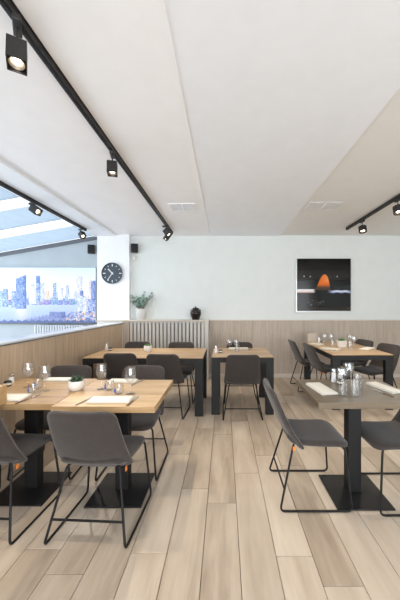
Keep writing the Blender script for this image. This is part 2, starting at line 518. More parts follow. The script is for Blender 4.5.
def mural_image():
    rs = np.random.RandomState(3); q = 2
    X0, X1, Y0, Y1 = -70, 96, 268, 323
    W, H = (X1 - X0) * q, (Y1 - Y0) * q
    px = X0 + (np.arange(W) + .5) / q; py = Y0 + (np.arange(H) + .5) / q
    PX, PY = np.meshgrid(px, py)
    im = np.zeros((H, W, 3))
    t = np.clip((PY - 268) / 30, 0, 1)[..., None]
    im[:] = np.array([214, 230, 250]) * (1 - t) + np.array([252, 244, 240]) * t
    glow = np.exp(-((PX - 10) / 30) ** 2)[..., None] * .5
    im = im * (1 - glow) + np.array([250, 252, 255]) * glow
    # river
    m = PY > 302 - 3.0 * np.clip((PX - 45) / 30, 0, 1)
    t = np.clip((PY - 302) / 20, 0, 1)[..., None]
    wat = np.array([196, 208, 244]) * (1 - t) + np.array([160, 176, 232]) * t
    rip = (np.sin(PY * 5.1 + np.sin(PX * .35) * 1.5 + PX * .1) * 9)[..., None] + rs.normal(0, 5, (H, W, 1))
    im = np.where(m[..., None], wat + rip, im)
    g2 = np.exp(-((PX - 22) / 7) ** 2 - ((PY - 312) / 9) ** 2)[..., None] * .55
    im = np.where(m[..., None], im * (1 - g2) + np.array([244, 224, 222]) * g2, im)
    def bld(x0, x1, y0, y1, c, win=.35, slant=0):
        top = y0 + slant * (PX - x0) / max(x1 - x0, .1)
        mk = (PX >= x0) & (PX < x1) & (PY >= top) & (PY < y1)
        cc = np.array(c, float) + np.zeros((H, W, 3))
        ix = np.floor(PX * 1.4).astype(int); iy = np.floor(PY * 1.25).astype(int)
        lit = ((ix * 73 + iy * 151 + (ix * iy) % 7) % 5 < 2)[..., None]
        cc = np.where(lit, cc + (255 - cc) * win, cc - 12)
        side = (PX > x0 + (x1 - x0) * .72)[..., None]
        cc = np.where(side, cc - 16, cc)
        im[mk] = cc[mk]
    # distant low skyline
    x = -70
    while x < 96:
        wd = rs.uniform(1.5, 5); tp = rs.uniform(291, 299)
        c = [(196, 206, 232), (236, 218, 212), (170, 186, 224), (222, 226, 240), (240, 206, 186)][rs.randint(5)]
        bld(x, x + wd, tp, 303, c, .4); x += wd * .8
    x = -70
    while x < 96:
        wd = rs.uniform(2, 6); bld(x, x + wd, rs.uniform(297, 301), 305, (128 + rs.randint(40), 146 + rs.randint(30), 196 + rs.randint(20)), .3); x += wd
    for a in ((-62, -54, 283, 304), (-44, -37, 278, 305), (-30, -24, 286, 303), (-18, -8, 284, 306)):
        bld(*a, (150, 172, 220), .4)
    bld(0, 4, 291, 307, (160, 184, 228), .4); bld(3.5, 9, 289, 307, (138, 164, 214), .4); bld(-4, 0, 294, 307, (170, 190, 230))
    bld(16.5, 27.2, 279, 309, (126, 150, 206), .32, -4); bld(12, 16.5, 291, 308, (150, 170, 216)); bld(26, 27.2, 275.3, 309, (100, 128, 192), .1)
    bld(30, 38.5, 286.5, 304, (222, 228, 246), .5); bld(31.5, 35, 283.8, 287, (190, 202, 234), .3)
    bld(36.5, 41, 277, 303, (150, 168, 214), .45); bld(37, 40.5, 276, 283.5, (116, 140, 198), .2)
    bld(41, 45, 283, 302, (196, 202, 230), .5); bld(46.5, 50, 290.5, 300, (236, 206, 190), .3)
    bld(53.3, 57.2, 283, 298, (150, 172, 220), .4); bld(61, 64, 288, 297, (208, 206, 224), .4); bld(66.5, 70, 285.5, 297, (176, 188, 220), .5)
    bld(77, 83, 277, 296, (218, 214, 226), .5); bld(78.5, 81.5, 275.5, 278, (232, 224, 226)); bld(89.5, 91.5, 279, 296, (226, 214, 216), .4)
    bld(91.5, 96, 281, 300, (130, 148, 204), .3); bld(80.5, 84, 291, 300, (116, 134, 190), .2)
    bld(78, 83.5, 296, 315, (196, 204, 228), .55); bld(83.5, 88, 297.5, 315, (214, 216, 234), .5); bld(88, 96, 300, 316, (140, 156, 212), .5)
    # near bank
    def blob(y_of, c, n):
        mk = PY > y_of(PX)
        cc = np.array(c, float) + rs.normal(0, n, (H, W, 1)) + np.zeros((H, W, 3))
        im[mk] = cc[mk]
    mk_bank = lambda P: np.where(P < 27, 340, 319.5 - 4.5 * np.clip((P - 27) / 22, 0, 1) + .8 * np.sin(P * 1.7) + .5 * np.sin(P * 3.9))
    blob(mk_bank, (142, 150, 190), 9)
    bld(50, 66, 312, 318, (132, 142, 190), .12)
    for _ in range(90):
        xx = rs.uniform(66, 95); yy = rs.uniform(311, 321)
        c = [(232, 190, 160), (205, 215, 240), (106, 126, 190), (176, 190, 232), (240, 222, 210), (120, 142, 204)][rs.randint(6)]
        bld(xx, xx + rs.uniform(1, 3), yy, yy + rs.uniform(.8, 2), c, .2)
    blob(lambda P: 320.6 + .7 * np.sin(P * .9) + .4 * np.sin(P * 2.3), (104, 118, 160), 8)
    return np.clip(im, 0, 255)
ms = 5.68 / 290
mural = empty('skyline_mural', (-4.1, 5.66, 1.06))
tag(mural, 'wide city skyline and river photo print on the sunroom wall', 'mural')
mx0, mx1, mz0, mz1 = -166 * ms - 128 * ms + 128 * ms, 0, 0, 55 * ms
pm = print_panel('print', mural_image(), -(70 + 96) * ms, 0, .012, .012 + 55 * ms, 0, .02, 'mural_print', None, mural)
pm.location = (-128 * ms + 4.1, 0.0, 0.0)
obox('backing_board', 'grey_wall', mural, -(70 + 224) * ms + 4.1, -128 * ms + 4.1, .002, .035, .012, .012 + 55 * ms)
obox('bottom_rail', 'dark_trim', mural, -(70 + 224) * ms + 4.1, -128 * ms + 4.1, -.01, .035, -.014, .011)

# ribbed radiator under the mural
rad = empty('radiator', (-3.15, 5.56, .20)); tag(rad, 'pale grey ribbed radiator below the skyline mural', 'radiator')
me = None
for i in range(19):
    xx = -.45 + i * .05
    if me is None:
        bm = box(bmesh.new(), -.018, .018, -.04, .04, 0, .835, .012, 2)
        o = finish('rib', bm, 'radiator_paint', rad, loc=(xx, 0, 0)); me = o.data
    else: link('rib', me, rad, loc=(xx, 0, 0))
obox('header_pipe', 'radiator_paint', rad, -.46, .46, -.02, .02, .04, .07)
obox('header_pipe', 'radiator_paint', rad, -.46, .46, -.02, .02, .72, .75)
for xx in (-.38, .38):
    obox('foot', 'radiator_paint', rad, xx - .02, xx + .02, -.03, .03, -.20, .045)

# ------------------------------------------------------------------ radiator cover along the back wall
YC = 5.50
cov = empty('radiator_cover', (-1.08, YC, 0))
tag(cov, 'greige slatted radiator cover with shelf top along the white wall', 'radiator cover')
X0, X1 = -1.90 + 1.08, -.294 + 1.08
obox('shelf', 'rail_wood', cov, X0, X1 + .012, -.012, .198, 1.112, 1.136, .003)
obox('end_panel', 'cover_paint', cov, X1 - .075, X1, 0, .178, 0, 1.112)
obox('end_panel', 'panel_wood', cov, X0 - .02, X0 + .10, 0, .08, 0, 1.112)
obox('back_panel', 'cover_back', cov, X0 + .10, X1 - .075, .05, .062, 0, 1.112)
obox('top_rail', 'cover_paint', cov, X0 + .10, X1 - .075, .004, .03, 1.085, 1.108)
obox('plinth', 'cover_paint', cov, X0 + .10, X1 - .075, .004, .03, 0, .09)
me = None; xa, xb = X0 + .10, X1 - .075; n = 20
for i in range(n):
    xx = xa + (i + .5) * (xb - xa) / n
    if me is None:
        bm = box(bmesh.new(), -.024, .024, -.010, .012, 0, .995, .003, 1)
        o = finish('slat', bm, 'cover_paint', cov, loc=(xx, .018, .09)); me = o.data
    else: link('slat', me, cov, loc=(xx, .018, .09))

# ------------------------------------------------------------------ light tracks
def track(name_label, x, y0, y1, z, w_=.036, h=.034):
    t = empty('light_track', (x, y0, z)); tag(t, name_label, 'light track', 'black ceiling light tracks')
    L = y1 - y0
    obox('rail', 'track_black', t, -w_/2, w_/2, 0, L, -h, 0)
    obox('lip', 'track_black', t, -w_/2 - .008, w_/2 + .008, 0, L, -.006, 0)
    obox('conductor', 'black_metal', t, -.006, .006, .01, L - .01, -h - .004, -h)
    obox('end_cap', 'track_black', t, -w_/2 - .003, w_/2 + .003, L, L + .012, -h - .004, 0)
    return t
track('long black light track over the left tables', -.97, YF + .1, 5.40, ZC)
track('black light track along the sunroom opening', -2.415, YF + .1, 5.05, ZC - .03)
track('short black light track on the ceiling at right', 2.17, YF + .1, 5.10, ZC)

def track_spot(x, y, z, label, tilt=25, rz=0, sz=.085, ln=.135, drop=.075, power=70, round_=False):
    """z = underside of the track"""
    t = empty('track_spotlight', (x, y, z), rz); tag(t, label, 'spotlight', 'spotlights on the ceiling tracks')
    obox('adapter', 'track_black', t, -.018, .018, -.055, .055, -.030, -.004, .004)
    finish('stem', tube(bmesh.new(), [(0, 0, -.028), (0, 0, -.028 - drop)], .006), 'track_black', t, True)
    piv = (0, 0, -.028 - drop)
    bm = bmesh.new(); s = sz / 2; th = .004
    if round_:
        lathe(bm, [(0, 0), (s, 0), (s, -ln), (s - th, -ln), (s - th, -.03), (0, -.03)], 24)
    else:
        def ring(a, zz): return [bm.verts.new(p) for p in ((-a, -a, zz), (a, -a, zz), (a, a, zz), (-a, a, zz))]
        rs = [ring(s, 0), ring(s, -ln), ring(s - th, -ln), ring(s - th, -ln + .06)]
        bm.faces.new(rs[0]); bm.faces.new(rs[-1])
        for a, b in zip(rs, rs[1:]):
            for i in range(4): bm.faces.new((a[i], a[(i + 1) % 4], b[(i + 1) % 4], b[i]))
    hd = finish('head', bm, 'track_black', t, round_, loc=piv, rot=(R(-tilt), 0, 0))
    lz = -ln + .0 if not round_ else -ln
    bm = lathe(bmesh.new(), [(s * .42, .014), (s * .85, -.012), (s * .80, -.012), (s * .40, .012)], 20)
    finish('reflector', bm, 'lamp_inner', hd, True, loc=(0, 0, lz + .022))
    bm = lathe(bmesh.new(), [(0, .004), (s * .42, .004), (s * .42, -.004), (0, -.006)], 20)
    finish('bulb', bm, 'lamp_glow', hd, True, loc=(0, 0, lz + .024))
    l = bpy.data.lights.new('spot_beam', 'SPOT'); l.energy = power; l.color = (1, .86, .68); l.spot_size = R(95); l.spot_blend = .6; l.shadow_soft_size = .02
    lo = bpy.data.objects.new('spot_beam', l); COL.objects.link(lo); lo.parent = hd; lo.location = (0, 0, -ln - .015)
    return t
zt = ZC - .034
track_spot(-.97, 1.36, zt, 'large black square spotlight at the top left picture corner', 14, R(32), .078, .118, .08)
track_spot(-.97, 2.52, zt, 'black square spotlight at the middle of the long left track', 8, R(14), .08, .105, .065)
track_spot(-.97, 4.82, zt, 'black square spotlight near the far end of the long left track', 35, R(70), .085, .12, .05)
track_spot(-.97, 5.12, zt, 'last black square spotlight at the far end of the long left track', 35, R(-60), .085, .12, .05)
track_spot(-2.415, 3.66, zt - .03, 'black tilted spotlight on the sunroom opening track', 55, R(75), .085, .12, .04)
track_spot(-2.415, 4.90, zt - .03, 'small spotlight at the far end of the sunroom opening track', 40, R(60), .08, .10, .05)
track_spot(2.17, 4.55, zt, 'black round spotlight at the far end of the right track', 15, 0, .12, .09, .07, round_=True)
track_spot(2.17, 3.62, zt, 'black round spotlight at the right picture edge', 15, 0, .12, .09, .07, round_=True)

# ------------------------------------------------------------------ clock, speakers, picture
ck = empty('wall_clock', (-2.15, 5.60, 2.03)); tag(ck, 'round slate blue wall clock with white ticks on the pillar', 'clock')
bm = lathe(bmesh.new(), [(0, 0), (.204, 0), (.204, .03), (.196, .036), (.190, .03), (.190, .02), (0, .02)], 48)
finish('case', bm, 'clock_face', ck, True, rot=(R(90), 0, 0))
bm = lathe(bmesh.new(), [(.2045, .0), (.209, .0), (.209, .033), (.2045, .033)], 48)
finish('bezel', bm, 'frame_silver', ck, True, rot=(R(90), 0, 0))
tick_me = {}
for i in range(12):
    a = i * math.pi / 6; big = i % 3 == 0
    if big not in tick_me:
        bm = box(bmesh.new(), -(.008 if big else .005), (.008 if big else .005), -.001, .001, -(.024 if big else .014), (.024 if big else .014))
        o = finish('tick', bm, 'clock_white', ck); tick_me[big] = o.data
    else: o = link('tick', tick_me[big], ck)
    o.location = (.155 * math.sin(a), -.0205, .155 * math.cos(a)); o.rotation_euler = (0, a, 0)
def hand(nm, ang, ln, wd, yy):
    finish(nm, box(bmesh.new(), -wd, wd, -.001, .001, -.03, ln), 'clock_white', ck, loc=(0, yy, 0), rot=(0, R(ang), 0))
hand('hour_hand', 317, .115, .009, -.023); hand('minute_hand', 214, .165, .006, -.026)
finish('hub', lathe(bmesh.new(), [(0, 0), (.014, 0), (.014, .006), (0, .007)], 16), 'clock_white', ck, loc=(0, -.023, 0), rot=(R(90), 0, 0))

def speaker(loc, rz, label):
    t = empty('loudspeaker', loc, rz); tag(t, label, 'loudspeaker', 'small black wall loudspeakers')
    obox('cabinet', 'speaker_black', t, -.065, .065, -.13, -.03, -.085, .085, .012)
    obox('grille', 'speaker_grille', t, -.055, .055, -.136, -.129, -.075, .075, .003)
    obox('bracket', 'speaker_black', t, -.015, .015, -.035, 0, -.03, .03)
speaker((-1.755, 5.70, 2.52), R(15), 'small black loudspeaker on the white back wall beside the pillar')
speaker((-2.60, 5.70, 2.50), R(20), 'small black loudspeaker in the sunroom left of the pillar')
ws = empty('motion_sensor', (-1.755, 5.70, 2.335)); tag(ws, 'small white sensor on the wall under the loudspeaker', 'sensor')
bm = lathe(bmesh.new(), [(0, .05), (.02, .045), (.034, .025), (.04, 0), (.034, -.03), (.02, -.045), (0, -.05)], 16)
bmesh.ops.scale(bm, vec=(1, .7, 1), verts=bm.verts)
finish('housing', bm, 'white_plastic', ws, True, loc=(0, -.03, 0))
obox('lens', 'frame_silver', ws, -.015, .015, -.062, -.052, -.02, .005, .003)

def reflection_image():  # room reflections painted into the colours of the black panel
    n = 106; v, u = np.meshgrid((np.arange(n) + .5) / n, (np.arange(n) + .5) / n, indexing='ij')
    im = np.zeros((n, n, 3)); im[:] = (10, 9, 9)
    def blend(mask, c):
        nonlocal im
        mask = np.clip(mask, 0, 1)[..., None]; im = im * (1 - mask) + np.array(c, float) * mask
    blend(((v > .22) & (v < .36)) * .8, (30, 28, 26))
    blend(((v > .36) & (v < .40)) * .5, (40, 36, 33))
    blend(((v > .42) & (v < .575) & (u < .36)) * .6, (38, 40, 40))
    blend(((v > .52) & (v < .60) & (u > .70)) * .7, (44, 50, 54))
    # orange lamp reflection painted as a dome
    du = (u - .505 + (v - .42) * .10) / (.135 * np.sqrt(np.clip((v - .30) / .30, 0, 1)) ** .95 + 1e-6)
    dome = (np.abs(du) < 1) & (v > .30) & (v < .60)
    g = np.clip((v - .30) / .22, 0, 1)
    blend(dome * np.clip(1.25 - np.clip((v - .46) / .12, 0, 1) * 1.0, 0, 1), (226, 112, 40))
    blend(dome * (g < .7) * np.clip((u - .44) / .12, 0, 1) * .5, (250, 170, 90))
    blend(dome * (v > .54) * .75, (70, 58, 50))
    # window reflections painted as bright bands
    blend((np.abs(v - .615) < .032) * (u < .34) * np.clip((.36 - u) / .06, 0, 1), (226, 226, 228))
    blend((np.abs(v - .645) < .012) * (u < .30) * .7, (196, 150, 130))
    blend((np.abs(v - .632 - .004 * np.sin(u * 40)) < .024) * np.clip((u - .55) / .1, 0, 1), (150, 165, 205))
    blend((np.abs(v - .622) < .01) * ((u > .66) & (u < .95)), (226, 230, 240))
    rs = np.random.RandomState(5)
    for uu, vv in ((.13, .335), (.245, .34), (.75, .34)):  # spotlight reflections painted as small glints
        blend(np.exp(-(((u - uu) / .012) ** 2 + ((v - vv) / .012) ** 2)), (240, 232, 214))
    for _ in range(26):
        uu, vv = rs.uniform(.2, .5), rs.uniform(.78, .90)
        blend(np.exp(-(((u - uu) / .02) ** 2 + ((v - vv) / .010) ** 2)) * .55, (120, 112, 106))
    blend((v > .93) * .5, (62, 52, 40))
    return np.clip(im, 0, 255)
tv = empty('picture', (1.952, 5.70, 1.303)); tag(tv, 'large square black picture in silver frame with orange painted room reflections', 'picture')
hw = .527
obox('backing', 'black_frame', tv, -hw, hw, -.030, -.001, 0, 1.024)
pp = print_panel('print', reflection_image(), -hw + .006, hw - .006, .008, 1.016, 0, 0, 'painted_reflections', None, tv); pp.location = (0, -.0305, 0)  # face whose vertex colours hold the painted room reflections
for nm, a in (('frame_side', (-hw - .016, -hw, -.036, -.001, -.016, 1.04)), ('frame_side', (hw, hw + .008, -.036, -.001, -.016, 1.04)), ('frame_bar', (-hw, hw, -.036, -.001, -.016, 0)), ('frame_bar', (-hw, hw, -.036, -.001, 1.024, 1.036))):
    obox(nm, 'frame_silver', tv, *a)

# ================================================================== CHAIRS
def make_chair():
    t = empty('dining_chair')
    # backrest shell, leaning back and wrapping slightly forward at its sides
    Lb = .425
    def bc(s, x):
        k = s / Lb
        return Vector((x, -.165 - .150 * k ** 1.08 + .055 * (1 - k) ** 4 + .75 * x * x, .415 + .405 * k))
    def bn(s, x):
        a = bc(s + .004, x) - bc(s - .004, x) if s > .004 else bc(s + .004, x) - bc(s, x)
        b = bc(s, x + .004) - bc(s, x - .004)
        return b.cross(a).normalized()
    def bt(s, u):
        k = min(s, Lb - s) / .03
        return .0175 * (.45 + .55 * min(1, k) ** .5) * (.45 + .55 * min(1, (1 - abs(u)) / .12) ** .5)
    bm = pad(bmesh.new(), rrow(Lb, .232, .200, .028, .055), 16, bc, bn, bt)
    finish('backrest', bm, 'chair_fabric', t, True)
    Ls = .43
    def sc_(s, x):
        k = s / Ls
        return Vector((x, -.175 + s, .452 - .012 * math.sin(k * math.pi) - .030 * max(0, (k - .72) / .28) ** 2 + .25 * x * x * (1 - k) + .030 * max(0, (.15 - k) / .15) ** 2))
    def sn(s, x):
        a = sc_(s + .004, x) - sc_(s - .004, x); b = sc_(s, x + .004) - sc_(s, x - .004)
        return b.cross(a).normalized()
    def stt(s, u):
        k = min(s, Ls - s) / .03
        return .021 * (.4 + .6 * min(1, k) ** .5) * (.4 + .6 * min(1, (1 - abs(u)) / .12) ** .5)
    bm = pad(bmesh.new(), rrow(Ls, .205, .222, .05, .085), 16, sc_, sn, stt)
    finish('seat', bm, 'chair_fabric', t, True)
    r = .0075
    for s in (-1, 1):
        pts = fillet([(s * .12, -.105, .432), (s * .165, -.135, .428), (s * .243, -.245, r), (s * .243, .25, r), (s * .205, .215, .42), (s * .15, .17, .428), (s * .12, -.09, .430)], .035)
        finish('leg_frame', tube(bmesh.new(), pts, r), 'black_metal', t, True)
    k = (.14 - r) / (.428 - r)
    xx = .243 + (.165 - .243) * k; yy = -.245 + (.245 - .135) * k
    finish('crossbar', tube(bmesh.new(), [(-xx, yy, .14), (xx, yy, .14)], r * .9), 'black_metal', t, True)
    o = obox('fabric_tag', 'orange_tag', t, .206, .211, -.150, -.132, .405, .432); o['label'] = 'small orange tag'
    return t
G = 'dark grey sled base dining chairs'
chairs = [
    (-.80, 1.93, -3, 'brown grey upholstered chair in front, back to camera, at the left oak table'),
    (-1.485, 1.955, -3, 'grey upholstered chair cut by the left picture edge, back to camera'),
    (-.785, 2.565, 180, 'grey chair on the far side of the near oak table, right of the succulent'),
    (-1.495, 2.575, 182, 'grey chair on the far side of the near oak table, behind the succulent bowl'),
    (-1.305, 3.90, 0, 'grey chair at the near side of the long back table, closest to the partition'),
    (-.735, 3.835, -4, 'grey chair at the near side of the long back table, beside its right leg'),
    (-1.40, 4.44, 180, 'grey chair behind the long back table, next to the partition'),
    (-.685, 4.38, 180, 'grey chair behind the long back table, below the dark urn'),
    (.232, 3.785, 0, 'dark grey chair in front of the small middle table, back to camera'),
    (.25, 4.38, 180, 'dark grey chair behind the small middle table against the wood panels'),
    (1.44, 4.98, -88, 'blue grey chair at the left of the far right table, nearest the panels'),
    (1.565, 4.47, -84, 'blue grey chair at the left of the far right table, nearer the camera'),
    (2.15, 4.91, 106, 'dark grey chair at the right of the far right table, nearer the wall'),
    (2.27, 4.36, 108, 'brown grey chair at the right picture edge at the far right table'),
    (.63, 2.230, -90, 'dark grey chair seen from the side, left of the near grey wood table'),
    (1.30, 2.19, 90, 'dark grey chair cut by the right picture edge at the near grey wood table'),
]
proto = make_chair()
for i, (x, y, a, lab) in enumerate(chairs):
    o = proto if i == 0 else copy_tree(proto)
    o.location = (x, y, 0); o.rotation_euler = (0, 0, R(a)); tag(o, lab, 'chair', G)

# ================================================================== TABLES
ZT = .75
def pedestal_table(xc, yc, wx, wy, px, py, mat, label):
    t = empty('pedestal_table', (xc, yc, 0)); tag(t, label, 'table')
    bm = box(bmesh.new(), -wx/2, wx/2, -wy/2, wy/2, -.022, .022, .003, 2)
    finish('tabletop', bm, mat, t, loc=(0, 0, ZT - .022))
    obox('support_plate', 'black_metal', t, px - xc - .16, px - xc + .16, py - yc - .16, py - yc + .16, ZT - .054, ZT - .044)
    obox('column', 'black_metal', t, px - xc - .05, px - xc + .05, py - yc - .043, py - yc + .043, .012, ZT - .054, .006)
    obox('base_plate', 'black_metal', t, px - xc - .20, px - xc + .20, py - yc - .225, py - yc + .185, 0, .012, .003)
    return t
pedestal_table(-.80, 2.258, .69, .685, -.78, 2.25, 'oak_top', 'light oak pedestal table in front at left with the succulent bowl')
pedestal_table(-1.502, 2.305, .71, .675, -1.485, 2.267, 'oak_top', 'light oak pedestal table against the partition at the left picture edge')
pedestal_table(1.02, 2.30, .745, .625, .985, 2.225, 'grey_top', 'grey brown wooden pedestal table in front at right')

def leg_table(x0, x1, y0, y1, label, lw=.105, ld=.07):
    xc, yc = (x0 + x1) / 2, (y0 + y1) / 2; hx, hy = (x1 - x0) / 2, (y1 - y0) / 2
    t = empty('four_leg_table', (xc, yc, 0)); tag(t, label, 'table', 'oak tables with black legs')
    bm = box(bmesh.new(), -hx, hx, -hy, hy, -.006, .006, .002, 1)
    finish('tabletop', bm, 'oak_top', t, loc=(0, 0, ZT - .006))
    bm = bmesh.new()
    for a in ((-hx, hx, -hy, -hy + .03), (-hx, hx, hy - .03, hy), (-hx, -hx + .03, -hy + .03, hy - .03), (hx - .03, hx, -hy + .03, hy - .03)):
        box(bm, *a, ZT - .075, ZT - .012)
    finish('apron', bm, 'black_frame', t)
    me = None
    for sx in (-1, 1):
        for sy in (-1, 1):
            loc = (sx * (hx - lw / 2), sy * (hy - ld / 2), 0)
            if me is None:
                o = finish('leg', box(bmesh.new(), -lw/2, lw/2, -ld/2, ld/2, 0, ZT - .075, .002, 1), 'black_frame', t, loc=loc); me = o.data
            else: link('leg', me, t, loc=loc)
    return t
leg_table(-1.80, -.268, 3.69, 4.50, 'long oak table with black legs at the back left')
leg_table(-.162, .645, 3.75, 4.52, 'small square oak table with black legs in the middle')
leg_table(1.465, 2.29, 3.92, 5.32, 'oak table with black legs at the back right under the picture')

# ================================================================== TABLEWARE
def wine_glass(label, h=.20, group='stemmed wine glasses'):
    t = empty('wine_glass'); tag(t, label, 'wine glass', group)
    k = h / .20
    bm = lathe(bmesh.new(), [(0, .0), (.036, 0), (.036, .002), (.010, .006), (.0045, .012), (.004, .085)], 24)
    bmesh.ops.scale(bm, vec=(1, 1, k), verts=bm.verts); finish('stem', bm, 'drink_glass', t, True)
    out = [(.004, .085), (.018, .092), (.034, .108), (.042, .130), (.0435, .150), (.040, .178), (.036, .20)]
    inn = [(r - .0016, z + (.0015 if i < 3 else 0)) for i, (r, z) in enumerate(out)][::-1]
    bm = lathe(bmesh.new(), out + inn[:-1] + [(0, .088)], 24)
    bmesh.ops.scale(bm, vec=(1, 1, k), verts=bm.verts); finish('bowl', bm, 'drink_glass', t, True)
    return t
def tumbler(label, kind='round', group='water tumblers'):
    t = empty('tumbler'); tag(t, label, 'glass', group)
    if kind == 'round': out = [(0, 0), (.024, 0), (.034, .012), (.038, .032), (.037, .055), (.034, .078)]
    else: out = [(0, 0), (.028, 0), (.030, .005), (.036, .112)]
    inn = [(max(0, r - .002), z + (.006 if i < 2 else 0)) for i, (r, z) in enumerate(out)][::-1]
    finish('body', lathe(bmesh.new(), out + inn, 24), 'drink_glass', t, True)
    if kind == 'round':
        bm = bmesh.new()      # blue drop shaped print wrapped round the glass
        pr = [(.012, .0), (.018, .008), (.027, .011), (.040, .009), (.052, .005), (.060, 0)]
        rr = lambda z: .0345 + .004 * math.sin(min(1, (z - .01) / .045) * math.pi) + .0008
        L_, R_ = [], []
        for z, w_ in pr:
            r_ = rr(z); a = w_ / r_
            L_.append(bm.verts.new((r_ * math.sin(-a), -r_ * math.cos(a), z))); R_.append(bm.verts.new((r_ * math.sin(a), -r_ * math.cos(a), z)))
        for i in range(len(pr) - 1): bm.faces.new((L_[i], R_[i], R_[i + 1], L_[i + 1]))
        o = finish('blue_mark', bm, 'blue_print', t, rot=(0, 0, random.uniform(-.6, .3))); o['label'] = 'blue drop mark'
    return t
def shaker(label, mat='white_plastic', h=.075):
    t = empty('salt_shaker'); tag(t, label, 'shaker')
    finish('body', lathe(bmesh.new(), [(0, 0), (.02, 0), (.021, .004), (.017, h * .72), (.0165, h * .74), (0, h * .74)], 20), mat, t, True)
    finish('cap', lathe(bmesh.new(), [(.0175, h * .74), (.018, h * .95), (.014, h), (0, h + .002)], 20), 'steel', t, True)
    return t
def jar(label):
    t = empty('candle_jar'); tag(t, label, 'jar')
    finish('body', lathe(bmesh.new(), [(0, 0), (.024, 0), (.028, .006), (.028, .034), (.024, .042), (.022, .042), (.022, .03), (0, .03)], 20), 'jar_dark', t, True)
    finish('label_band', lathe(bmesh.new(), [(.0285, .012), (.0288, .028)], 20), 'linen', t, True)
    finish('wax', lathe(bmesh.new(), [(0, .031), (.0215, .031)], 20), 'linen', t, True)
    return t
def napkin(label, lx=.29, ly=.13):
    t = empty('napkin'); tag(t, label, 'napkin', 'folded cream napkins')
    for i in range(3):
        bm = box(bmesh.new(), -lx/2 + .002 * i, lx/2 - .003 * i, -ly/2 + .002 * i, ly/2 - .001 * i, 0, .0048, .002, 2)
        for v in bm.verts: v.co.z += .0012 * math.sin(v.co.x * 22 + i) + .0012
        finish('fold', bm, 'linen', t, True, loc=(0, 0, i * .0048))
    return t
def knife(label):
    t = empty('knife'); tag(t, label, 'knife', 'table knives')
    bm = box(bmesh.new(), -.008, .008, -.10, .0, .001, .006, .002, 2); finish('handle', bm, 'knife_brown', t, True)
    bm = bmesh.new()
    o_ = [(-.006, 0), (.006, 0), (.009, .03), (.009, .08), (.002, .115), (-.006, .118)]
    a = [bm.verts.new((x, y, .0045)) for x, y in o_]; b_ = [bm.verts.new((x, y, .0025)) for x, y in o_]
    bm.faces.new(a); bm.faces.new(b_[::-1])
    for i in range(6): bm.faces.new((a[i], b_[i], b_[(i + 1) % 6], a[(i + 1) % 6]))
    finish('blade', bm, 'steel', t); return t
def fork(label):
    t = empty('fork'); tag(t, label, 'fork', 'table forks')
    finish('handle', tube(bmesh.new(), [(0, -.10, .003), (0, -.04, .004), (0, .03, .006)], [.006, .004, .003], 8), 'steel', t, True)
    bm = bmesh.new(); box(bm, -.011, .011, .028, .052, .003, .006, .001, 1)
    for i in range(4): box(bm, -.0105 + i * .0063, -.0075 + i * .0063, .05, .092, .0035, .0055)
    finish('tines', bm, 'steel', t); return t
def place(o, x, y, z=ZT, rz=0):
    o.location = (x, y, z); o.rotation_euler = (0, 0, R(rz)); return o
def succulent(label, n=26, size=.07, mat='leaf_dark', rpot=.062, hpot=.075):
    t = empty('potted_succulent'); tag(t, label, 'potted plant')
    bm = lathe(bmesh.new(), [(0, 0), (rpot * .62, 0), (rpot * .92, hpot * .3), (rpot, hpot * .62), (rpot * .93, hpot), (rpot * .86, hpot), (rpot * .88, hpot * .8), (0, hpot * .8)], 28)
    finish('pot', bm, 'porcelain', t, True)
    finish('soil', lathe(bmesh.new(), [(0, hpot * .86), (rpot * .87, hpot * .82)], 20), 'soil', t)
    me = None
    for i in range(n):
        a = i * 2.4; tilt = 12 + 62 * (i / n)
        if me is None:
            bm = bmesh.new(); pts = [(0, 0, 0), (0, size * .06, size * .45), (0, size * .02, size)]
            tube(bm, pts, [size * .10, size * .14, .0008], 6)
            bmesh.ops.scale(bm, vec=(1, .5, 1), verts=bm.verts)
            o = finish('leaf', bm, mat, t, True); me = o.data
        else: o = link('leaf', me, t)
        o.location = (.012 * math.sin(a), .012 * math.cos(a), hpot * .8)
        o.rotation_euler = (R(tilt), 0, a); k = random.uniform(.75, 1.05); o.scale = (k, k, k)
    return t

# --- near left oak tables
LG = 'left oak table'
place(wine_glass('wine glass at the left end of the oak table by the two tumblers'), -1.395, 2.26)
place(wine_glass('wine glass furthest left on the oak table, nearest the partition'), -1.60, 2.37)
place(wine_glass('wine glass just right of the succulent bowl on the oak table'), -.975, 2.31)
place(wine_glass('wine glass at the right end of the oak table'), -.705, 2.185)
place(tumbler('water tumbler with blue mark between the two left wine glasses'), -1.50, 2.34)
place(tumbler('water tumbler with blue mark in front of the left wine glasses'), -1.445, 2.20)
place(tumbler('water tumbler with blue mark right of the wine glass by the succulent'), -.905, 2.29)
place(tumbler('water tumbler with blue mark beside the rightmost wine glass'), -.795, 2.19)
place(succulent('dark spiky succulent in a round white bowl on the oak table'), -1.165, 2.29)
place(napkin('folded cream napkin at the front right of the oak table'), -.795, 2.03, rz=2)
place(knife('brown handled knife at the right end of the front napkin'), -.635, 2.02, rz=-4)
place(fork('steel fork lying aslant left of the front right napkin'), -.965, 2.03, rz=-14)
place(napkin('folded cream napkin at the front of the left edge table', .27, .14), -1.555, 2.075, rz=2)
place(knife('brown handled knife beside the napkin on the left edge table'), -1.392, 2.06, rz=-10)
place(napkin('folded cream napkin at the back of the oak table behind tumblers', .24, .10), -.885, 2.535, rz=-1)
place(fork('steel fork right of the napkin at the back of the oak table'), -.742, 2.50, rz=-16)
place(napkin('folded cream napkin at the back of the left edge table', .25, .10), -1.47, 2.585)
place(shaker('steel capped salt shaker at the left picture edge'), -1.825, 2.49)
place(jar('small dark candle jar by the salt shaker at the left picture edge'), -1.79, 2.40)
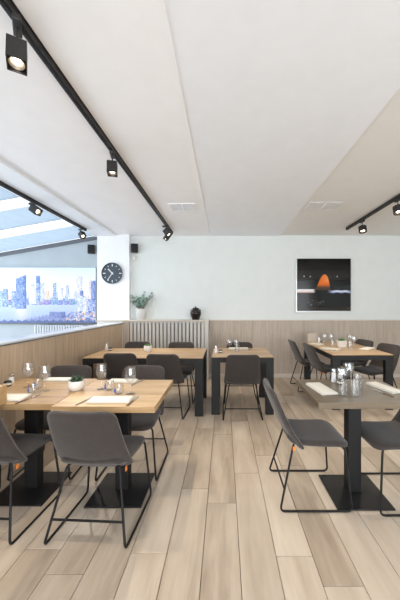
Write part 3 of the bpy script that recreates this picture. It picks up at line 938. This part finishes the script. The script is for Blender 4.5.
bx_ = empty('cutlery_box', (-1.615, 1.945, ZT)); tag(bx_, 'wooden cutlery box on the table at the left picture edge', 'box')
for nm, a in (('side_panel', (-.125, .125, -.045, -.035, 0, .125)), ('side_panel', (-.125, .125, .035, .045, 0, .125)), ('end_panel', (-.125, -.115, -.035, .035, 0, .125)), ('end_panel', (.115, .125, -.035, .035, 0, .125)), ('bottom', (-.115, .115, -.035, .035, 0, .008))):
    obox(nm, 'box_wood', bx_, *a)
obox('paper_napkins', 'linen', bx_, -.11, .11, -.03, .03, .008, .122)

# --- near right table
place(napkin('folded cream napkin at the left of the near grey wood table', .13, .30), .772, 2.305, rz=8)
place(napkin('folded cream napkin at the right of the near grey wood table', .11, .29), 1.285, 2.33, rz=14)
place(knife('brown handled knife beside the right napkin on the grey wood table'), 1.205, 2.20, rz=14)
place(shaker('tall white salt shaker at the back of the grey wood table', h=.115), .957, 2.53)
place(shaker('tall white pepper shaker right of the salt shaker on the grey table', h=.11), 1.022, 2.55)
place(jar('small dark candle jar in front of the shakers on the grey wood table'), .985, 2.45)
place(tumbler('front left straight water tumbler on the near grey wood table', 'straight'), .885, 2.145)
place(tumbler('front right straight water tumbler on the near grey wood table', 'straight'), .965, 2.13)
place(tumbler('straight water tumbler right of the stemmed glass on the grey table', 'straight'), 1.065, 2.30)
place(wine_glass('tall wine glass in the middle of the near grey wood table'), 1.015, 2.365)
place(wine_glass('wine glass behind the front tumblers on the grey wood table', .17), .935, 2.30)

# --- small middle table
place(shaker('white salt shaker on the left of the small middle table', h=.10), -.112, 4.06)
place(jar('small dark jar beside the white shaker on the middle table'), -.05, 4.08)
place(wine_glass('wine glass on the left part of the small middle table', .16), .08, 4.28)
place(wine_glass('wine glass in the centre of the small middle table', .16), .18, 4.31)
place(tumbler('water tumbler in front of the wine glasses on the middle table', 'straight'), .19, 4.17)
place(napkin('folded cream napkin at the far side of the small middle table', .30, .12), .22, 4.43)
place(knife('dark knife right of the napkin on the small middle table'), .40, 4.41, rz=-20)

# --- long back left table
place(succulent('small green succulent in a white cup on the long back table', 12, .06, 'leaf_green', .060, .088), -1.09, 4.16)
place(shaker('salt shaker at the partition end of the long back table', h=.10), -1.74, 4.30)
place(jar('small dark jar at the partition end of the long back table'), -1.675, 4.27)

# --- back right table
pl = empty('herb_planter', (1.89, 4.66, ZT)); tag(pl, 'white square planter with green herbs on the far right table', 'potted plant')
bm = bmesh.new()
rs_ = [(.055, 0), (.066, .10), (.060, .10), (.058, .085)]
rings = [[bm.verts.new((sx * a, sy * a * .8, z)) for sx, sy in ((-1, -1), (1, -1), (1, 1), (-1, 1))] for a, z in rs_]
bm.faces.new(rings[0]); bm.faces.new(rings[-1])
for a, b in zip(rings, rings[1:]):
    for i in range(4): bm.faces.new((a[i], a[(i + 1) % 4], b[(i + 1) % 4], b[i]))
finish('pot', bm, 'porcelain', pl)
me = None
for i in range(34):
    a = i * 2.4; rr = .045 * math.sqrt(i / 34)
    if me is None:
        bm = bmesh.new(); v = [bm.verts.new(p) for p in ((0, 0, 0), (.011, .003, .022), (0, .008, .05), (-.011, .003, .022))]
        bm.faces.new(v); o = finish('leaf', bm, 'leaf_green', pl); me = o.data
    else: o = link('leaf', me, pl)
    o.location = (rr * math.cos(a), rr * math.sin(a) * .8, .083 + .012 * random.random()); o.rotation_euler = (R(-random.uniform(5, 55)), 0, a - 1.57)
    k = random.uniform(.8, 1.4); o.scale = (k, k, k)
place(napkin('folded cream napkin at the left of the far right table', .13, .28), 1.60, 4.40, rz=50)
place(knife('dark knife beside the left napkin on the far right table'), 1.71, 4.31, rz=-70)
place(napkin('folded cream napkin at the far left corner of the far right table', .13, .26), 1.565, 4.93, rz=25)
place(napkin('folded cream napkin at the right of the far right table', .13, .28), 2.185, 4.42, rz=-48)
place(wine_glass('leftmost wine glass on the far right table', .19), 1.71, 4.92)
place(wine_glass('wine glass just left of the herb planter on the far right table', .19), 1.79, 4.84)
place(wine_glass('wine glass right of the herb planter, rear one', .19), 2.05, 4.72)
place(wine_glass('wine glass right of the herb planter, front one', .19), 2.02, 4.52)
place(tumbler('water tumbler left of the herb planter on the far right table', 'straight'), 1.76, 4.70)
place(tumbler('water tumbler in front of the herb planter on the far right table', 'straight'), 1.94, 4.45)
place(shaker('white shaker beside the card holder on the far right table', h=.11), 1.66, 5.06)
place(jar('dark jar beside the leftmost wine glass on the far right table'), 1.67, 4.98)
mh = empty('menu_holder', (1.56, 5.13, ZT)); tag(mh, 'brown upright menu card in a wooden foot on the far right table', 'menu card')
obox('card', 'panel_wood', mh, -.085, .085, -.004, .004, .012, .17)
obox('foot', 'box_wood', mh, -.06, .06, -.02, .02, 0, .02)

# ------------------------------------------------------------------ plant and urn on the cover shelf
ZS = 1.136
pt = empty('potted_eucalyptus', (-1.60, 5.60, ZS)); tag(pt, 'blue green eucalyptus in a pale stone pot on the shelf', 'potted plant')
finish('pot', lathe(bmesh.new(), [(0, 0), (.075, 0), (.085, .01), (.10, .21), (.092, .21), (.088, .17), (0, .17)], 28), 'stone_pot', pt, True)
finish('soil', lathe(bmesh.new(), [(0, .178), (.089, .175)], 20), 'soil', pt)
lm = None; rnd = random.Random(11)
for s in range(24):
    a = s * 2.4; lean = rnd.uniform(.15, 1.0); hh = rnd.uniform(.17, .30) * (1.1 if s % 4 == 0 else 1)
    if s == 0: lean, hh = .25, .34
    dx, dy = math.cos(a) * lean * .27, math.sin(a) * lean * .09 - .01
    pts = [Vector((math.cos(a) * .03, math.sin(a) * .03, .17)), Vector((dx * .4, dy * .4, .17 + hh * .55)), Vector((dx, dy, .17 + hh))]
    cv = [pts[0] * (1 - t) ** 2 + pts[1] * 2 * t * (1 - t) + pts[2] * t * t for t in [i / 6 for i in range(7)]]
    finish('stem', tube(bmesh.new(), cv, .0025, 5), 'stem_brown', pt, True)
    for i in range(2, 7):
        for sd in (-1, 1):
            if lm is None:
                bm = bmesh.new()
                c_ = bm.verts.new((0, .024, .003)); rim = [bm.verts.new((.021 * math.sin(q), .024 - .026 * math.cos(q), -.002 + .003 * abs(math.sin(q)))) for q in [k * math.pi / 4 for k in range(8)]]
                for k in range(8): bm.faces.new((c_, rim[k], rim[(k + 1) % 8]))
                o = finish('leaf', bm, 'leaf_blue', pt, True); lm = o.data
            else: o = link('leaf', lm, pt)
            o.location = cv[i]; o.rotation_euler = (rnd.uniform(.2, 1.3), rnd.uniform(-.5, .5), rnd.uniform(0, 6.28)); k = rnd.uniform(.8, 1.3); o.scale = (k, k, k)

ur = empty('lidded_urn', (-.545, 5.585, ZS)); tag(ur, 'dark brown glazed lidded urn on the shelf over the slats', 'urn')
finish('body', lathe(bmesh.new(), [(0, 0), (.066, 0), (.07, .012), (.082, .05), (.104, .105), (.106, .135), (.092, .165), (.062, .188), (.056, .196), (.056, .205), (.05, .205), (.05, .19), (0, .19)], 32), 'urn_glaze', ur, True)
finish('lid', lathe(bmesh.new(), [(0, .206), (.060, .206), (.066, .212), (.060, .222), (.03, .234), (.012, .238), (.010, .246), (.013, .254), (0, .262)], 28), 'urn_glaze', ur, True)
for s in (-1, 1):
    finish('handle', tube(bmesh.new(), fillet([(s * .056, 0, .196), (s * .09, 0, .192), (s * .092, 0, .16)], .02), .007, 8), 'urn_glaze', ur, True)
